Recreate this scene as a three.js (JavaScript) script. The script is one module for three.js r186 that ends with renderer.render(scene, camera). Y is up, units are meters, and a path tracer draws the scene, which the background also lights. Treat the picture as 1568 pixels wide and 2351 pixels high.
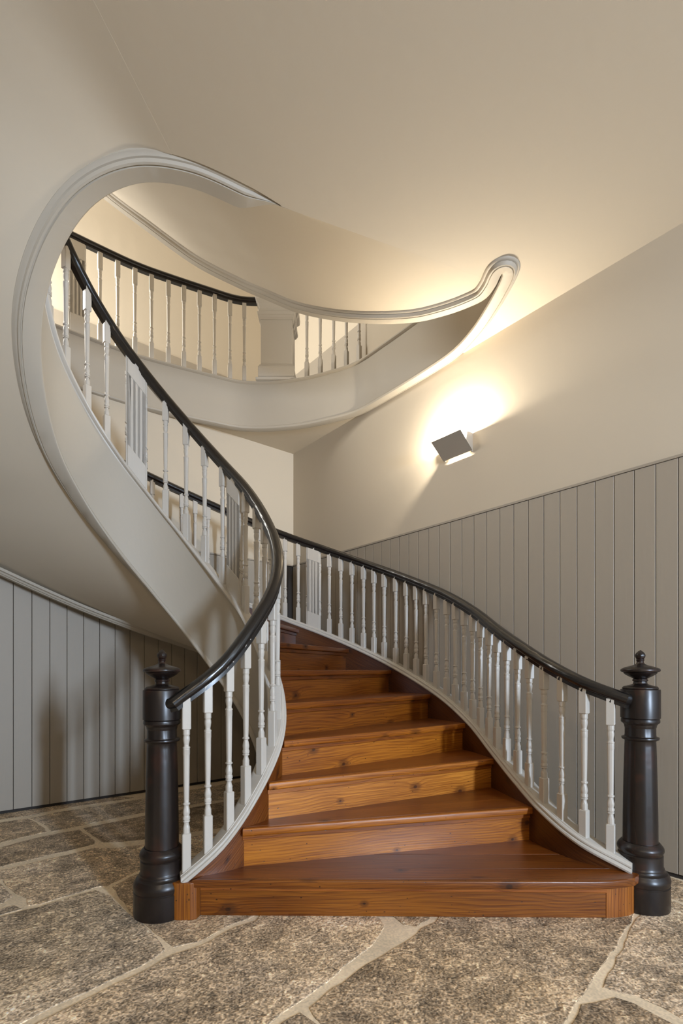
import * as THREE from 'three';
import { toCreasedNormals, mergeGeometries, mergeVertices } from 'three/addons/utils/BufferGeometryUtils.js';
import { RectAreaLightUniformsLib } from 'three/addons/lights/RectAreaLightUniformsLib.js';

// ---------------------------------------------------------------- camera, sky, lights, exposure
const scene = new THREE.Scene();
const renderer = new THREE.WebGLRenderer({ antialias: true });
renderer.toneMapping = THREE.LinearToneMapping;
renderer.toneMappingExposure = 0.93;
renderer.shadowMap.enabled = true;
RectAreaLightUniformsLib.init();

// level camera with a shifted lens (verticals stay vertical): focal length 1160 px, eye 1.1 m above the floor
const FOC = 1160, PX = 784, PY = 1535;
const fullH = 2 * PY, fullW = fullH * 1568 / 2351;
const camera = new THREE.PerspectiveCamera(2 * Math.atan(PY / FOC) * 180 / Math.PI, 1568 / 2351, 0.05, 60);
camera.position.set(0, 1.1, 0);
camera.lookAt(0, 1.1, -1);
camera.setViewOffset(fullW, fullH, fullW / 2 - PX, 0, 1568, 2351);
scene.add(camera);
scene.background = new THREE.Color(0.55, 0.65, 0.8);

// plan helpers: x to the right, z away from the camera, h up.  three.js position = (x, h, -z)
const V3 = (x, h, z) => new THREE.Vector3(x, h, -z);
const CORNER = [-0.523, 5.49];
const BB = [-0.7779, -0.6284], BR = [0.6292, -0.7773];     // along the back wall (leftwards), along the right wall (towards us)
const NB = [-0.6284, 0.7779], NR = [0.7773, 0.6292];       // outward normals of the two walls
const at = (t, s, ob = 0, or = 0) => [CORNER[0] + t * BB[0] + s * BR[0] + ob * NB[0] + or * NR[0], CORNER[1] + t * BB[1] + s * BR[1] + ob * NB[1] + or * NR[1]];
const CEIL = 3.43, FLOOR1 = 3.84, CEIL1 = 6.84;

const WARM = new THREE.Color(1.0, 0.885, 0.71), COOL = new THREE.Color(0.63, 0.78, 0.99), AMBER = new THREE.Color(1.0, 0.76, 0.48);
const LEVEL = { sconce: 6.0, day: 490, upper: 0.8, hall: 5.5, sky: 46 };
// daylight entering by the glazed door at the end of the hall behind the camera
{
  const [x, z] = at(1.99, 9.88);
  const day = new THREE.RectAreaLight(COOL, LEVEL.day, 0.26, 1.3);
  day.position.copy(V3(x, 1.9, z));
  const [lx, lz] = at(2.05, 0); day.lookAt(V3(lx, 1.3, lz));
  day.name = 'door_daylight';
  scene.add(day);
  // and by the window of the upper landing on the left
  const [wx, wz] = at(3.72, -0.8), up = new THREE.RectAreaLight(new THREE.Color(1.0, 0.97, 0.90), LEVEL.sky, 1.0, 1.5);
  up.position.copy(V3(wx, 4.75, wz)); const [ux, uz] = at(0, 0.2); up.lookAt(V3(ux, 4.6, uz)); up.name = 'window_daylight'; scene.add(up);
}

// ---------------------------------------------------------------- small tools
let seed = 20240;
const rnd = () => { seed |= 0; seed = seed + 0x6D2B79F5 | 0; let t = Math.imul(seed ^ seed >>> 15, 1 | seed); t = t + Math.imul(t ^ t >>> 7, 61 | t) ^ t; return ((t ^ t >>> 14) >>> 0) / 4294967296; };
const hash = (x, y, k) => { let h = Math.imul(x, 374761393) + Math.imul(y, 668265263) + Math.imul(k, 974711); h = Math.imul(h ^ h >>> 13, 1274126177); return ((h ^ h >>> 16) >>> 0) / 4294967296; };
function vnoise(x, y, k = 0, wx = 1 << 20, wy = 1 << 20) {
  const xi = Math.floor(x), yi = Math.floor(y), fx = x - xi, fy = y - yi;
  const u = fx * fx * (3 - 2 * fx), v = fy * fy * (3 - 2 * fy);
  const m = (a, n) => ((a % n) + n) % n;
  const a = hash(m(xi, wx), m(yi, wy), k), b = hash(m(xi + 1, wx), m(yi, wy), k), c = hash(m(xi, wx), m(yi + 1, wy), k), d = hash(m(xi + 1, wx), m(yi + 1, wy), k);
  return a + (b - a) * u + (c - a) * v + (a - b - c + d) * u * v;
}
function fbm(x, y, k, wx, wy, oct = 4) { let s = 0, a = 0.5, f = 1; for (let i = 0; i < oct; i++) { s += a * vnoise(x * f, y * f, k + i * 17, wx * f, wy * f); a *= 0.5; f *= 2; } return s / (1 - Math.pow(0.5, oct)); }
const clamp = (v, a, b) => Math.min(b, Math.max(a, v));
const smooth = (a, b, v) => { const t = clamp((v - a) / (b - a), 0, 1); return t * t * (3 - 2 * t); };
const mix = (a, b, t) => a + (b - a) * t;

function spline(C, n = 16) {
  const out = [], P = [C[0].map((v, j) => 2 * v - C[1][j]), ...C, C[C.length - 1].map((v, j) => 2 * v - C[C.length - 2][j])];
  for (let i = 1; i < P.length - 2; i++) for (let q = 0; q < n; q++) {
    const t = q / n, p0 = P[i - 1], p1 = P[i], p2 = P[i + 1], p3 = P[i + 2];
    out.push(p1.map((_, j) => 0.5 * (2 * p1[j] + (p2[j] - p0[j]) * t + (2 * p0[j] - 5 * p1[j] + 4 * p2[j] - p3[j]) * t * t + (3 * p1[j] - p0[j] - 3 * p2[j] + p3[j]) * t * t * t)));
  }
  out.push(P[P.length - 2].slice());
  return out;
}
class Path {                                  // a curve [x, z, h] measured by its length in plan
  constructor(C, n = 16) {
    this.p = spline(C, n); this.s = [0];
    for (let i = 1; i < this.p.length; i++) this.s.push(this.s[i - 1] + Math.hypot(this.p[i][0] - this.p[i - 1][0], this.p[i][1] - this.p[i - 1][1]));
    this.len = this.s[this.s.length - 1];
  }
  raw(s) { let i = 1; s = clamp(s, 0, this.len); while (i < this.s.length - 1 && this.s[i] < s) i++; const a = this.p[i - 1], b = this.p[i], t = (s - this.s[i - 1]) / (this.s[i] - this.s[i - 1] || 1); return a.map((v, j) => v + (b[j] - v) * t); }
  at(s, dh = 0) {
    const p = this.raw(s), a = this.raw(Math.max(0, s - 0.008)), b = this.raw(Math.min(this.len, s + 0.008));
    let tx = b[0] - a[0], tz = b[1] - a[1]; const l = Math.hypot(tx, tz) || 1; tx /= l; tz /= l;
    return { x: p[0], z: p[1], h: p[2] + dh, tx, tz, lx: -tz, lz: tx, slope: (b[2] - a[2]) / l, s };
  }
  sAtHeight(h) { for (let i = 1; i < this.p.length; i++) if (this.p[i][2] >= h && this.p[i - 1][2] <= h) { const t = (h - this.p[i - 1][2]) / (this.p[i][2] - this.p[i - 1][2] || 1); return mix(this.s[i - 1], this.s[i], t); } return this.len; }
  stations(s0, s1, step = 0.04, dh = 0) { const n = Math.max(2, Math.ceil((s1 - s0) / step)); const o = []; for (let i = 0; i <= n; i++) o.push(this.at(s0 + (s1 - s0) * i / n, dh)); return o; }
  off(s, u) { const a = this.at(s); return [a.x + a.lx * u, a.z + a.lz * u]; }
}
function volume(g) { const p = g.attributes.position, ix = g.index; let v = 0; const a = new THREE.Vector3(), b = new THREE.Vector3(), c = new THREE.Vector3(); const n = ix ? ix.count : p.count; for (let i = 0; i < n; i += 3) { const f = (k) => ix ? ix.getX(k) : k; a.fromBufferAttribute(p, f(i)); b.fromBufferAttribute(p, f(i + 1)); c.fromBufferAttribute(p, f(i + 2)); v += a.dot(b.cross(c)); } return v; }
function fixed(g) { if (volume(g) < 0) { if (g.index) { const a = g.index.array; for (let i = 0; i < a.length; i += 3) { const t = a[i]; a[i] = a[i + 1]; a[i + 1] = t; } } else for (const at of Object.values(g.attributes)) { const n = at.itemSize; for (let i = 0; i < at.count; i += 3) for (let j = 0; j < n; j++) { const q = at.array[i * n + j]; at.array[i * n + j] = at.array[(i + 1) * n + j]; at.array[(i + 1) * n + j] = q; } } } return g; }
// a closed profile [[u, v], ...] carried along stations; u to the left of travel, v up (or square to the run when perp)
function sweep(st, profile, { perp = false, crease = 0.6, taper } = {}) {
  const pos = [], uv = [], idx = []; let m = 0, run = 0;
  st.forEach((a, i) => {
    const P = typeof profile === 'function' ? profile(a, i) : profile; m = P.length;
    const k = taper ? taper(i / (st.length - 1)) : 1;
    if (i) run += Math.hypot(a.x - st[i - 1].x, a.z - st[i - 1].z, a.h - st[i - 1].h);
    const q = 1 / Math.hypot(1, a.slope); let per = 0;
    P.forEach(([u, v], j) => {
      u *= k; v *= k;
      const vx = perp ? -a.tx * a.slope * q : 0, vz = perp ? -a.tz * a.slope * q : 0, vh = perp ? q : 1;
      pos.push(a.x + a.lx * u + vx * v, a.h + vh * v, -(a.z + a.lz * u + vz * v));
      if (j) per += Math.hypot(P[j][0] - P[j - 1][0], P[j][1] - P[j - 1][1]);
      uv.push(run, per);
    });
  });
  const n = st.length;
  for (let i = 0; i < n - 1; i++) for (let j = 0; j < m; j++) { const a = i * m + j, b = i * m + (j + 1) % m, c = a + m, d = b + m; idx.push(a, b, c, b, d, c); }
  for (const e of [0, n - 1]) {
    const P = typeof profile === 'function' ? profile(st[e], e) : profile;
    const tri = THREE.ShapeUtils.triangulateShape(P.map((q) => new THREE.Vector2(q[0], q[1])), []);
    for (const [a, b, c] of tri) e ? idx.push(e * m + a, e * m + c, e * m + b) : idx.push(a, b, c);
  }
  const g = new THREE.BufferGeometry();
  g.setAttribute('position', new THREE.Float32BufferAttribute(pos, 3)); g.setAttribute('uv', new THREE.Float32BufferAttribute(uv, 2)); g.setIndex(idx);
  fixed(g);
  return toCreasedNormals(g, crease);
}
// plan polygon [[x, z], ...] raised from h0 to h1 with a small round-over
function slab(poly, h0, h1, bevel = 0, seg = 2, grow = 0) {
  const sh = new THREE.Shape(poly.map((p) => new THREE.Vector2(p[0], p[1])));
  const g = new THREE.ExtrudeGeometry(sh, { depth: h1 - h0 - 2 * bevel, bevelEnabled: bevel > 0, bevelThickness: bevel, bevelSize: bevel, bevelOffset: grow - bevel, bevelSegments: seg, steps: 1 });
  g.rotateX(-Math.PI / 2); g.translate(0, h0 + bevel, 0);
  return g;
}
// a box standing between two plan points, thickness to the outward side
function wallBox(a, b, h0, h1, nx, nz, th) { return slab([a, b, [b[0] + nx * th, b[1] + nz * th], [a[0] + nx * th, a[1] + nz * th]], h0, h1); }
function lathe(pts, seg = 24, crease = 0.5) { const g = new THREE.LatheGeometry(pts.map((p) => new THREE.Vector2(p[0], p[1])), seg); g.deleteAttribute('normal'); const uv = g.attributes.uv; let q = mergeVertices(g.clone().deleteAttribute('uv'), 1e-5); q = toCreasedNormals(q, crease); planarUV(q); return fixed(q); }
function planarUV(g, o = [0, 0], rot = 0) {              // metres, by the dominant direction of each face
  const p = g.attributes.position, n = g.attributes.normal, uv = new Float32Array(p.count * 2), c = Math.cos(rot), s = Math.sin(rot);
  for (let i = 0; i < p.count; i++) {
    const ax = Math.abs(n.getX(i)), ay = Math.abs(n.getY(i)), az = Math.abs(n.getZ(i));
    const [a, b] = ay > ax && ay > az ? [p.getX(i), p.getZ(i)] : ax > az ? [p.getZ(i), p.getY(i)] : [p.getX(i), p.getY(i)];
    uv[2 * i] = o[0] + a * c - b * s; uv[2 * i + 1] = o[1] + a * s + b * c;
  }
  g.setAttribute('uv', new THREE.BufferAttribute(uv, 2)); return g;
}
// stacked outline: levels [[h, scale offset], ...] of a chamfered rectangle w x d
function stack(w, d, levels, ch = 0.003) {
  const pos = [], idx = [], m = 8;
  levels.forEach(([h, e]) => { const x = w / 2 + e, z = d / 2 + e; for (const [a, b] of [[x - ch, z], [x, z - ch], [x, -z + ch], [x - ch, -z], [-x + ch, -z], [-x, -z + ch], [-x, z - ch], [-x + ch, z]]) pos.push(a, h, b); });
  for (let i = 0; i < levels.length - 1; i++) for (let j = 0; j < m; j++) { const a = i * m + j, b = i * m + (j + 1) % m; idx.push(a, b, a + m, b, b + m, a + m); }
  for (const e of [0, levels.length - 1]) for (let j = 1; j < m - 1; j++) e ? idx.push(e * m, e * m + j + 1, e * m + j) : idx.push(0, j, j + 1);
  const g = new THREE.BufferGeometry(); g.setAttribute('position', new THREE.Float32BufferAttribute(pos, 3)); g.setIndex(idx); fixed(g);
  const q = toCreasedNormals(g, 0.4); planarUV(q); return q;
}
const used = {};
function numbered(n) { const k = used[n] = (used[n] ?? -1) + 1; return k ? n + '_' + String(k).padStart(3, '0') : n; }
function strip(gs) { return gs.map((g) => { const q = g.index ? g.toNonIndexed() : g; for (const k of Object.keys(q.attributes)) if (!['position', 'normal', 'uv'].includes(k)) q.deleteAttribute(k); return q; }); }
function mesh(name, geo, mat, parent) { const g = Array.isArray(geo) ? mergeGeometries(strip(geo)) : geo; const o = new THREE.Mesh(g, mat); o.name = numbered(name); o.castShadow = o.receiveShadow = true; (parent ?? scene).add(o); return o; }
function struct(name, geo, mat, parent) { const o = mesh(name, geo, mat, parent); o.userData.kind = 'structure'; return o; }
function thing(name, label, category, pos, group) { const o = new THREE.Group(); o.name = numbered(name); o.userData = { label, category }; if (group) o.userData.group = group; if (pos) o.position.copy(pos); scene.add(o); return o; }

// ---------------------------------------------------------------- materials
function tex(w, h, f, srgb, repeat) {
  const d = new Uint8Array(w * h * 4);
  for (let y = 0; y < h; y++) for (let x = 0; x < w; x++) { const c = f(x / w, y / h, x, y), i = (y * w + x) * 4; d[i] = clamp(c[0], 0, 1) * 255; d[i + 1] = clamp(c[1], 0, 1) * 255; d[i + 2] = clamp(c[2], 0, 1) * 255; d[i + 3] = 255; }
  const t = new THREE.DataTexture(d, w, h); t.wrapS = t.wrapT = THREE.RepeatWrapping; t.magFilter = THREE.LinearFilter; t.minFilter = THREE.LinearMipmapLinearFilter; t.generateMipmaps = true;
  if (srgb) t.colorSpace = THREE.SRGBColorSpace; if (repeat) t.repeat.set(...repeat); t.needsUpdate = true; return t;
}
const grey = (v) => [v, v, v];
const std = (o) => new THREE.MeshStandardMaterial(o);
const phys = (o) => new THREE.MeshPhysicalMaterial(o);

const plasterBump = tex(512, 512, (u, v) => grey(0.6 * fbm(u * 6, v * 6, 3, 6, 6, 3) + 0.4 * fbm(u * 48, v * 48, 9, 48, 48, 2)), false, [0.6, 0.6]);
const brushBump = tex(256, 256, (u, v) => grey(0.7 * fbm(u * 64, v * 4, 5, 64, 4, 2) + 0.3 * vnoise(u * 90, v * 90, 6, 90, 90)), false, [2, 2]);

// granite: coarse grains of feldspar, quartz and mica, with worn and stained patches
const G = 1024;
function graniteAt(u, v) {
  const big = fbm(u * 5, v * 5, 31, 5, 5, 4), mid = fbm(u * 22, v * 22, 41, 22, 22, 3);
  const g1 = vnoise(u * 150, v * 150, 51, 150, 150), g2 = vnoise(u * 260, v * 260, 57, 260, 260), g3 = vnoise(u * 90, v * 90, 61, 90, 90);
  return { big, mid, g1, g2, g3 };
}
const graniteMap = tex(G, G, (u, v) => {
  const { big, mid, g1, g2, g3 } = graniteAt(u, v);
  let l = 0.70 + 0.32 * (big - 0.5) + 0.30 * (mid - 0.5) + 0.30 * (g1 - 0.5) + 0.40 * (g2 - 0.5);
  l += 0.20 * smooth(0.72, 0.9, g3) - 0.24 * smooth(0.68, 0.86, g1) * smooth(0.45, 0.7, 1 - mid);
  const warm = fbm(u * 7 + 3, v * 7, 71, 7, 7, 3);
  return [l * 1.0, l * (0.945 - 0.03 * warm), l * (0.87 - 0.09 * warm)];
}, true, [1 / 1.25, 1 / 1.25]);
const graniteBump = tex(G, G, (u, v) => { const { big, mid, g1, g2, g3 } = graniteAt(u, v); return grey(0.45 * mid + 0.25 * g1 + 0.15 * g2 + 0.15 * g3); }, false, [1 / 1.25, 1 / 1.25]);
const mortarMap = tex(512, 512, (u, v) => { const l = 0.90 + 0.16 * (fbm(u * 6, v * 6, 81, 6, 6, 3) - 0.5) + 0.12 * (vnoise(u * 160, v * 160, 83, 160, 160) - 0.5); return [l, l * 0.93, l * 0.82]; }, true, [1, 1]);

// varnished pine: long grain, growth lines bent round knots, nail holes and dents
const knots = []; for (let i = 0; i < 15; i++) knots.push([rnd(), rnd(), 0.007 + 0.012 * rnd()]);
const holes = []; for (let i = 0; i < 150; i++) holes.push([rnd(), rnd(), 0.002 + 0.005 * rnd() * rnd(), 0.0012 + 0.0015 * rnd()]);
const WW = 2048, WH = 1024, WU = 2.0, WV = 0.9;     // metres covered
const woodData = (() => {
  const a = new Float32Array(WW * WH * 2);
  for (let y = 0; y < WH; y++) for (let x = 0; x < WW; x++) {
    const u = x / WW, v = y / WH; let vv = v * WV, dark = 0;
    for (const k of knots) {
      let du = u - k[0], dv = v - k[1]; du -= Math.round(du); dv -= Math.round(dv); du *= WU; dv *= WV;
      const r = Math.hypot(du * 0.75, dv); if (r > 0.11) continue;
      vv += Math.sign(dv) * k[2] * 1.1 * Math.exp(-r * r / (k[2] * k[2] * 8));
      dark = Math.max(dark, smooth(k[2] * 1.1, k[2] * 0.3, r) * 0.78, smooth(k[2] * 2.6, k[2], r) * 0.34);
    }
    const warp = fbm(u * 3, v * 5, 91, 3, 5, 3) * 0.11 + fbm(u * 10, v * 14, 95, 10, 14, 2) * 0.012;
    const ph = (vv + warp) * 62; const f = ph - Math.floor(ph);
    const ring = Math.pow(f, 3) * (1 - smooth(0.93, 1, f));
    const pore = fbm(u * 14, v * 420, 99, 14, 420, 2);
    const blotch = fbm(u * 4, v * 9, 103, 4, 9, 3);
    a[2 * (y * WW + x)] = clamp(0.50 * ring + 0.85 * (pore - 0.36) + 0.95 * (blotch - 0.34), 0, 1.4); a[2 * (y * WW + x) + 1] = dark;
  }
  for (const [hu, hv, ru, rv] of holes) { const cx = Math.round(hu * WW), cy = Math.round(hv * WH), nx = Math.ceil(ru / WU * WW * 1.6), ny = Math.ceil(rv / WV * WH * 1.6) + 1; for (let j = -ny; j <= ny; j++) for (let i = -nx; i <= nx; i++) { const d = Math.hypot(i / WW * WU / ru, j / WH * WV / rv); const x = (cx + i + WW) % WW, y = (cy + j + WH) % WH, q = 2 * (y * WW + x) + 1; a[q] = Math.max(a[q], smooth(1.3, 0.6, d) * 0.9); } }
  return a;
})();
const woodMap = tex(WW, WH, (u, v, x, y) => { const g = woodData[2 * (y * WW + x)], k = woodData[2 * (y * WW + x) + 1]; const r = mix(0.81, 0.47, g), gg = mix(0.55, 0.25, g), b = mix(0.25, 0.065, g); return [mix(r, 0.20, k), mix(gg, 0.09, k), mix(b, 0.03, k)]; }, true);
const woodBump = tex(WW / 2, WH / 2, (u, v, x, y) => { const q = 2 * ((y * 2) * WW + x * 2); return grey(0.75 - 0.35 * woodData[q] - 0.5 * woodData[q + 1] + 0.25 * (vnoise(u * 30, v * 20, 7, 30, 20) - 0.5)); });
const woods = {};
function wood(r, g, b, rough = 0.32) { const k = [r, g, b, rough].join(); return woods[k] ??= phys({ map: woodMap, bumpMap: woodBump, bumpScale: 0.0012, color: new THREE.Color(r, g, b), roughness: rough, clearcoat: 0.3, clearcoatRoughness: 0.3 }); }
// grain along dir (plan direction), each board cut from another place of the tree
function grain(g, dir, o = [rnd(), rnd()], upright = false) {
  const p = g.attributes.position, n = g.attributes.normal, uv = new Float32Array(p.count * 2);
  for (let i = 0; i < p.count; i++) {
    const x = p.getX(i), h = p.getY(i), z = -p.getZ(i); const a = x * dir[0] + z * dir[1], b = -x * dir[1] + z * dir[0];
    const [l, w] = upright ? [h, a + b] : [a, b + h];
    uv[2 * i] = o[0] + l / WU; uv[2 * i + 1] = o[1] + w / WV;
  }
  g.setAttribute('uv', new THREE.BufferAttribute(uv, 2)); return g;
}
const darkMap = tex(512, 512, (u, v) => { const b = smooth(0.5, 0.78, fbm(u * 6, v * 6, 111, 6, 6, 4)), f = fbm(u * 40, v * 5, 115, 40, 5, 2) - 0.5; return [0.105 + 0.08 * b + 0.02 * f, 0.085 + 0.03 * b + 0.015 * f, 0.082 + 0.012 * b + 0.015 * f]; }, true, [2.5, 2.5]);

const M = {
  plaster: std({ color: new THREE.Color(0.58, 0.51, 0.405), roughness: 0.85, bumpMap: plasterBump, bumpScale: 0.0012 }),
  panel: std({ color: new THREE.Color(0.355, 0.31, 0.25), roughness: 0.55, bumpMap: brushBump, bumpScale: 0.0004 }),
  taupe: std({ color: new THREE.Color(0.20, 0.17, 0.13), roughness: 0.8 }),
  panelBack: std({ color: new THREE.Color(0.035, 0.03, 0.027), roughness: 0.9 }),
  paint: std({ color: new THREE.Color(0.53, 0.495, 0.44), roughness: 0.42, bumpMap: brushBump, bumpScale: 0.0003 }),
  fascia: std({ color: new THREE.Color(0.44, 0.395, 0.325), roughness: 0.6, bumpMap: plasterBump, bumpScale: 0.0006 }),
  dark: phys({ map: darkMap, color: new THREE.Color(0.85, 0.70, 0.62), roughness: 0.38, bumpMap: plasterBump, bumpScale: 0.002, clearcoat: 0.3, clearcoatRoughness: 0.28, specularIntensity: 0.8 }),
  rail: phys({ color: new THREE.Color(0.008, 0.007, 0.007), roughness: 0.27, clearcoat: 0.35, clearcoatRoughness: 0.2 }),
  mortar: std({ map: mortarMap, color: new THREE.Color(1.12, 1.08, 1.02), roughness: 0.95, bumpMap: plasterBump, bumpScale: 0.0015 }),
  plinth: std({ color: new THREE.Color(0.03, 0.03, 0.03), roughness: 0.8 }),
  steel: std({ color: new THREE.Color(0.42, 0.38, 0.32), roughness: 0.5, metalness: 0.0 }),
  bulb: std({ color: 0xffffff, emissive: WARM, emissiveIntensity: 6 }),
  opal: std({ color: 0xffffff, emissive: WARM, emissiveIntensity: 3 }),
  glass: phys({ color: 0xffffff, transmission: 1, thickness: 0, roughness: 0.02 }),
  doorPaint: std({ color: new THREE.Color(0.35, 0.34, 0.32), roughness: 0.5 }),
};
const graniteTones = [[1.16, 1.07, 0.98], [1.0, 0.89, 0.78], [1.28, 1.15, 1.02], [1.12, 0.98, 0.83], [0.92, 0.80, 0.68]].map(([r, g, b]) => std({ map: graniteMap, color: new THREE.Color(r, g, b), bumpMap: graniteBump, bumpScale: 0.006, roughness: 0.72 }));

// ---------------------------------------------------------------- the curves of the stair
// cap of the inner (well-side) string and of the outer string: [x, z, height]
const IN = new Path([[-0.765, 2.23, 0.149], [-0.557, 2.327, 0.328], [-0.419, 2.459, 0.551], [-0.346, 2.627, 0.766], [-0.362, 2.818, 0.983], [-0.454, 3.015, 1.211], [-0.6, 3.195, 1.453], [-0.802, 3.331, 1.696], [-1.027, 3.399, 1.958], [-1.253, 3.383, 2.223], [-1.454, 3.283, 2.482], [-1.6, 3.119, 2.739], [-1.673, 2.918, 2.99], [-1.653, 2.716, 3.254], [-1.558, 2.538, 3.509], [-1.394, 2.41, 3.737], [-1.191, 2.337, 3.914], [-0.963, 2.329, 4.02], [-0.726, 2.384, 4.056], [-0.494, 2.504, 4.06], [-0.345, 2.608, 4.06]]);
const OUT = new Path([[1.335, 2.315, 0.214], [1.176, 2.438, 0.293], [1.078, 2.627, 0.387], [1.02, 2.872, 0.493], [0.971, 3.153, 0.612], [0.902, 3.439, 0.758], [0.775, 3.722, 0.909], [0.597, 3.997, 1.05], [0.379, 4.246, 1.188], [0.114, 4.436, 1.323], [-0.199, 4.544, 1.456], [-0.555, 4.566, 1.588], [-0.938, 4.506, 1.732], [-1.345, 4.368, 1.884], [-1.771, 4.154, 2.042], [-2.18, 3.95, 2.22], [-2.58, 3.68, 2.43], [-2.97, 3.36, 2.65], [-3.27, 3.06, 2.83], [-3.12, 2.72, 3.03], [-2.85, 2.37, 3.24], [-2.52, 1.97, 3.48], [-2.2, 1.58, 3.70], [-1.92, 1.23, 3.86], [-1.65, 0.90, 3.98], [-1.37, 0.55, 4.01], [-1.09, 0.20, 4.02]]);
const D_IN = 0.648, D_OUT = 0.61;
const tread = (k) => k < 1 ? 0 : 0.174 + (k - 1) * 0.183;
const sIn = (k) => IN.sAtHeight(tread(k) + 0.075), sOut = (k) => OUT.sAtHeight(tread(k) + 0.08);
// edge of the stairwell opening in the ceiling (void on the right of travel) running on as the outer string of the next flight
const WELL = new Path([[...at(3.7, 0, -0.015), CEIL], [...at(3.0, 0, -0.015), CEIL], [...at(2.3, 0, -0.015), CEIL], [...at(1.75, 0, -0.02), CEIL], [...at(1.45, 0, -0.06), CEIL], [-1.197, 4.74, CEIL], [-0.977, 4.835, CEIL], [-0.735, 4.85, CEIL], [-0.414, 4.80, CEIL], [-0.133, 4.69, CEIL], [0.134, 4.54, CEIL], [0.367, 4.28, CEIL], [0.618, 3.969, CEIL], [0.807, 3.70, CEIL], [0.897, 3.46, CEIL], [0.940, 3.22, CEIL], [0.956, 3.05, CEIL], [0.957, 2.975, CEIL], [0.951, 2.948, CEIL], [0.939, 2.937, CEIL], [0.927, 2.948, CEIL], [0.922, 2.98, CEIL], [0.917, 3.05, CEIL], [0.890, 3.145, 3.432], [0.815, 3.222, 3.438], [0.683, 3.316, 3.45], [0.495, 3.42, 3.475], [0.237, 3.52, 3.533], [-0.034, 3.632, 3.63], [-0.322, 3.735, 3.76], [-0.544, 3.78, 3.88], [-0.769, 3.815, 4.0], [-1.113, 3.82, 4.18], [-1.47, 3.757, 4.40], [-1.80, 3.70, 4.62], [-2.15, 3.55, 4.85], [-2.42, 3.3, 5.05]], 12);
let sTip = 0; { let b = 1e9; WELL.p.forEach((p, i) => { const d = Math.hypot(p[0] - 0.939, p[1] - 2.937); if (d < b) { b = d; sTip = WELL.s[i]; } }); }

// ---------------------------------------------------------------- floor: granite slabs in pale mortar
const tsOf = (x, z) => { const dx = x - CORNER[0], dz = z - CORNER[1]; return [dx * BB[0] + dz * BB[1], dx * BR[0] + dz * BR[1]]; };
const T1 = 3.78, T2 = 7.4, SR = 3.3, S1 = 10;
const floor = struct('floor', planarUV(slab([at(-0.2, -0.2), at(T2 + 0.2, -0.2), at(T2 + 0.2, S1 + 0.2), at(-0.2, S1 + 0.2)], -0.12, -0.0028)), M.mortar);
function jag(poly) {
  const o = [];
  poly.forEach((p, i) => { const q = poly[(i + 1) % poly.length], L = Math.hypot(q[0] - p[0], q[1] - p[1]), n = Math.max(1, Math.round(L / 0.05)); for (let k = 0; k < n; k++) { const t = k / n, x = mix(p[0], q[0], t), z = mix(p[1], q[1], t), a = 0.016; o.push([x + a * (vnoise(x * 14, z * 14, 7) - 0.5) + 0.4 * a * (vnoise(x * 40, z * 40, 9) - 0.5), z + a * (vnoise(x * 14, z * 14, 8) - 0.5) + 0.4 * a * (vnoise(x * 40, z * 40, 10) - 0.5)]); } });
  return o;
}
function stone(flat, tone) {
  const poly = []; for (let i = 0; i < flat.length; i += 2) poly.push([flat[i], flat[i + 1]]);
  const g = slab(jag(poly), -0.05, 0.0012 * (rnd() - 0.5), 0.004, 2, 0.006); g.computeVertexNormals(); planarUV(g, [rnd() * 3, rnd() * 3], rnd() * 6);
  mesh('stone_slab', g, graniteTones[tone], floor);
}
stone([-1.908, 2.042, -1.510, 2.235, -1.448, 2.291, -1.395, 2.328, -1.315, 2.417, -1.225, 2.507, -1.123, 2.440, -1.004, 2.316, -0.893, 2.204, -0.783, 2.102, -0.696, 1.978, -0.748, 1.865, -0.839, 1.758, -1.000, 1.569, -1.105, 1.450, -1.236, 1.322], 0);
stone([-1.062, 1.426, -0.951, 1.556, -0.810, 1.727, -0.719, 1.836, -0.643, 1.942, -0.556, 2.003, -0.482, 2.116, -0.374, 2.211, -0.342, 2.279, 0.139, 2.279, 0.183, 2.166, 0.108, 1.997, 0.002, 1.863, -0.091, 1.738, -0.158, 1.653, -0.239, 1.569, -0.334, 1.467, -0.461, 1.322, -0.894, 1.322], 2);
stone([0.456, 2.279, 1.312, 2.279, 1.251, 2.189, 1.028, 1.951, 0.845, 1.750, 0.675, 1.564, 0.567, 1.442, 0.451, 1.322, 0.201, 1.322, -0.053, 1.562, -0.103, 1.636, -0.030, 1.738, 0.125, 1.910, 0.241, 2.022, 0.346, 2.134, 0.408, 2.189], 3);
stone([-0.194, 1.562, -0.130, 1.605, -0.065, 1.550, 0.135, 1.350, 0.130, 1.295, -0.362, 1.295, -0.300, 1.426], 1);
stone([1.297, 2.219, 1.115, 1.988, 0.965, 1.820, 0.907, 1.746, 0.996, 1.704, 1.045, 1.644, 1.078, 1.595, 1.197, 1.484, 1.795, 1.713, 1.783, 2.258, 1.588, 2.350, 1.562, 2.412, 1.445, 2.341], 2);
stone([0.794, 1.644, 0.914, 1.690, 0.957, 1.657, 0.992, 1.603, 1.020, 1.564, 1.082, 1.467, 1.044, 1.322, 0.497, 1.322, 0.655, 1.501], 4);
stone([-1.148, 2.552, -1.116, 2.675, -0.880, 2.967, -0.368, 2.967, -0.288, 2.320, -0.379, 2.266, -0.500, 2.163, -0.576, 2.048, -0.663, 2.003, -0.765, 2.102, -0.875, 2.211, -0.993, 2.341], 1);
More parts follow.
